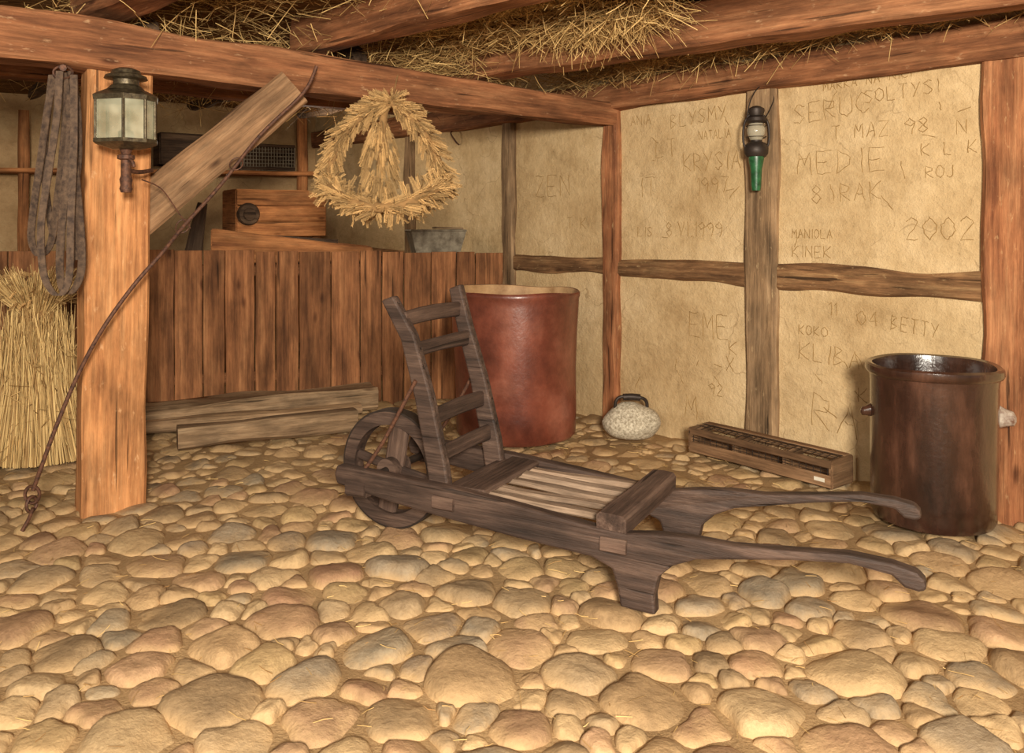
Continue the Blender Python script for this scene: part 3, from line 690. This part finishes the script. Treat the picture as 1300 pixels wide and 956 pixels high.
tube('iron_ring',[at(80+12*math.cos(a),92+8*math.sin(a),3.5) for a in np.linspace(0,6.283,12,endpoint=False)],.006,M['iron'],lh,6,closed=True)
tube('hanging_peg',[at(80,86,3.44),at(84,84,3.72)],.014,M['iron'],lh,8,sm=False)

# ---------------------------------------------------------------- iron pole with chain and hook
ir=empty('iron_chain_hook')
pp=[(402,84,4.02),(385,118,4.0),(330,172,3.93),(280,235,3.83),(235,285,3.72),(205,322,3.62),(170,362,3.55),(130,418,3.5),(98,478,3.48),(70,545,3.46),(50,600,3.45),(42,622,3.45)]
tube('iron_rod',[at(*q) for q in pp],.009,M['iron'],ir,8)
def lk(cx,cy,d,rx,rz,rot):
    c=at(cx,cy,d); tube('chain_link',[c+Vector((rx*math.cos(a)*math.cos(rot),rx*math.cos(a)*math.sin(rot),rz*math.sin(a))) for a in np.linspace(0,6.283,12,endpoint=False)],.007,M['iron'],ir,6,closed=True)
lk(41,628,3.45,.03,.035,0); lk(40,640,3.44,.025,.03,1.3)
tube('iron_hook',[at(42,645,3.43),at(36,660,3.43),at(28,674,3.42)],.008,M['iron'],ir,8)
for q in ((232,287,3.73),(300,208,3.87)):
    tube('wire_wrap',[at(*q)+Vector((.03*math.cos(a),.02*math.sin(a),.03*math.sin(a))) for a in np.linspace(0,6.283,10,endpoint=False)],.003,M['iron'],ir,5,closed=True)
tube('thin_wire',[at(180,228,3.6),at(205,240,3.68),at(228,272,3.72),at(242,290,3.73)],.003,M['iron'],ir,5)

# ---------------------------------------------------------------- things in the back bay
sh=empty('storage_shelf'); 
def bw(px,off):
    k=(px-650)/F; o=bend+nb*off; s=(k*o.y-o.x)/(bdir.x-k*bdir.y); return o+bdir*s
def bz(px,py,off): p=bw(px,off); return Vector((p.x,p.y,HC-(py-HY)/F*p.y))
beam('shelf_board',bz(-40,216,.3),bz(396,221,.3),.35,.035,M['chest'],sh)
beam('shelf_upright',bz(384,330,.3)-Vector((0,0,.8)),bz(384,140,.3),.1,.06,M['chest'],sh,up=nb)
beam('shelf_upright',bz(30,330,.3)-Vector((0,0,.7)),bz(30,140,.3),.08,.05,M['chest'],sh,up=nb)
def boxc(name,pxa,pxb,pyt,pyb,off,dep,mat,parent=None,jit=.003,n=None):
    e=empty(name,(0,0,0)) if parent is None else parent
    a=bz(pxa,pyb,off);b=bz(pxb,pyb,off); h=(pyb-pyt)/F*(a.y+b.y)/2
    z=(a.z+b.z)/2; a.z=b.z=z
    k=max(1,n or 1)
    for i in range(k):
        zz=z+h*(i+.5)/k; up=Vector((0,0,zz-z))
        beam('panel_board',a+up+nb*dep/2,b+up+nb*dep/2,.02,h/k-.004,mat,e,jit=jit)
        beam('panel_board',a+up-nb*dep/2,b+up-nb*dep/2,.02,h/k-.004,mat,e,jit=jit)
    for q in (a,b): beam('end_panel',q+Vector((0,0,h/2))+nb*dep/2,q+Vector((0,0,h/2))-nb*dep/2,.02,h,mat,e,jit=jit)
    beam('lid',a+Vector((0,0,h)),b+Vector((0,0,h)),dep,.015,mat,e,jit=jit)
    return e
boxc('wooden_box',200,262,172,211,.3,.25,M['dark'])
wc=empty('wire_basket'); a=bz(306,216,.34);b=bz(374,217,.34);h=.235; Lb=(b-a).length; dx=(b-a).normalized()
for k in range(19):
    p=a+dx*Lb*k/18; tube('wire',[p,p+Vector((0,0,h))],.004,M['zinc'],wc,5,sm=False)
for k in range(8):
    z=Vector((0,0,h*k/7)); tube('wire',[a+z,b+z],.004,M['zinc'],wc,5,sm=False)
beam('back_panel',a-nb*.16+Vector((0,0,h/2)),b-nb*.16+Vector((0,0,h/2)),.02,h,M['dark'],wc)
for q in (a,b): beam('end_panel',q+Vector((0,0,h/2)),q-nb*.16+Vector((0,0,h/2)),.02,h,M['dark'],wc)
beam('rim',a+Vector((0,0,h)),b+Vector((0,0,h)),.03,.03,M['dark'],wc)
beam('base_rim',a+Vector((0,0,.018)),b+Vector((0,0,.018)),.03,.03,M['dark'],wc)
ch=boxc('wooden_chest',292,402,243,300,.75,.4,M['chest'],n=3)
p=bz(316,272,.975)
lathe('round_boss',[(0,.035),(.05,.035),(.055,.022),(.085,.018),(.095,.0),(.10,-.02)],M['dark'],ch,n=28).matrix_basis=Matrix.Translation(p)@nb.to_track_quat('Z','Y').to_matrix().to_4x4()
a=bz(292,300,.75);b=bz(402,300,.75)
for q in (a,b): beam('chest_leg',Vector((q.x,q.y,-.03)),Vector((q.x,q.y,a.z)),.08,.08,M['chest'],ch)
# wooden trough standing on the bench just behind the partition
def FP(s,off,z): return fA+fD*s-nf*off+Vector((0,0,z))
tr=empty('wooden_trough')
for off in (.10,.36):
    beam('trough_side',FP(.98,off,1.04),FP(2.06,off,1.10),.025,.10,M['chest'],tr,h1=.24,jit=.003)
beam('trough_end',FP(2.05,.09,1.10),FP(2.05,.37,1.10),.03,.24,M['chest'],tr,jit=.003)
beam('trough_end',FP(.98,.09,1.04),FP(.98,.37,1.04),.03,.10,M['chest'],tr,jit=.003)
beam('trough_bottom',FP(.98,.23,1.00),FP(2.05,.23,.99),.26,.02,M['chest'],tr,jit=.002)
mp_=empty('chopping_blade'); 
beam('blade_board',FP(2.20,.22,.98),FP(2.13,.24,1.40),.13,.04,M['dark'],mp_,up=nf,w1=.06)
tbl=empty('work_bench')
beam('bench_top',FP(.30,.25,.945),FP(2.5,.25,.945),.30,.04,M['dark'],tbl)
for s in (.45,2.4):
    for off in (.14,.34): beam('bench_leg',FP(s,off,-.03),FP(s,off,.93),.05,.05,M['dark'],tbl)
gb=empty('zinc_tub',FP(.47,.25,.972),math.atan2(fD.y,fD.x))
prism('tub_body',[(0,0),(.17,0),(.235,.225),(.243,.23),(.235,.24),(.218,.235),(.16,.015),(0,.015)],4,M['zinc'],gb,0,1.25,.82)
beam('tub_lid',(-.21,-.04,.250),(.0,-.04,.250),.16,.014,M['old'],gb)
beam('loose_board',FP(1.2,.30,1.12),FP(1.7,.30,1.16),.2,.03,M['dark'],tr)
s5,z5=whit(580,165); q=WP(s5,.01,z5)
hk=tube('wall_hook',[q,q+N_*.05+Vector((0,0,-.03)),q+N_*.06+Vector((.05,0,-.1)),q+N_*.03+Vector((.05,0,-.12))],.006,M['iron'],None,6)

# ---------------------------------------------------------------- lights
def area(name,loc,tgt,size,power,col):
    l=bpy.data.lights.new(name,'AREA'); l.size=size; l.energy=power; l.color=col; o=link(bpy.data.objects.new(name,l)); o.location=loc
    o.rotation_euler=(Vector(tgt)-Vector(loc)).to_track_quat('-Z','Y').to_euler(); return o
area('flash_light',(.35,-1.3,1.8),(.1,4.6,1.1),.5,400,(1,.92,.78))
area('fill_light',(-1.6,-.8,2.0),(.6,4.4,.8),1.2,55,(1,.91,.77))  # broad soft fill from behind left of the camera; no doorway stands there
pl=bpy.data.lights.new('bay_fill','POINT'); pl.energy=14; pl.shadow_soft_size=.15; pl.color=(1,.87,.68); o=link(bpy.data.objects.new('bay_fill',pl)); o.location=(-1.6,6.6,1.95)  # added fill that brightens the back bay; no lamp fixture hangs there
w=bpy.data.worlds.new('World'); scene.world=w; w.use_nodes=True; w.node_tree.nodes['Background'].inputs[0].default_value=(1,.87,.69,1); w.node_tree.nodes['Background'].inputs[1].default_value=.3
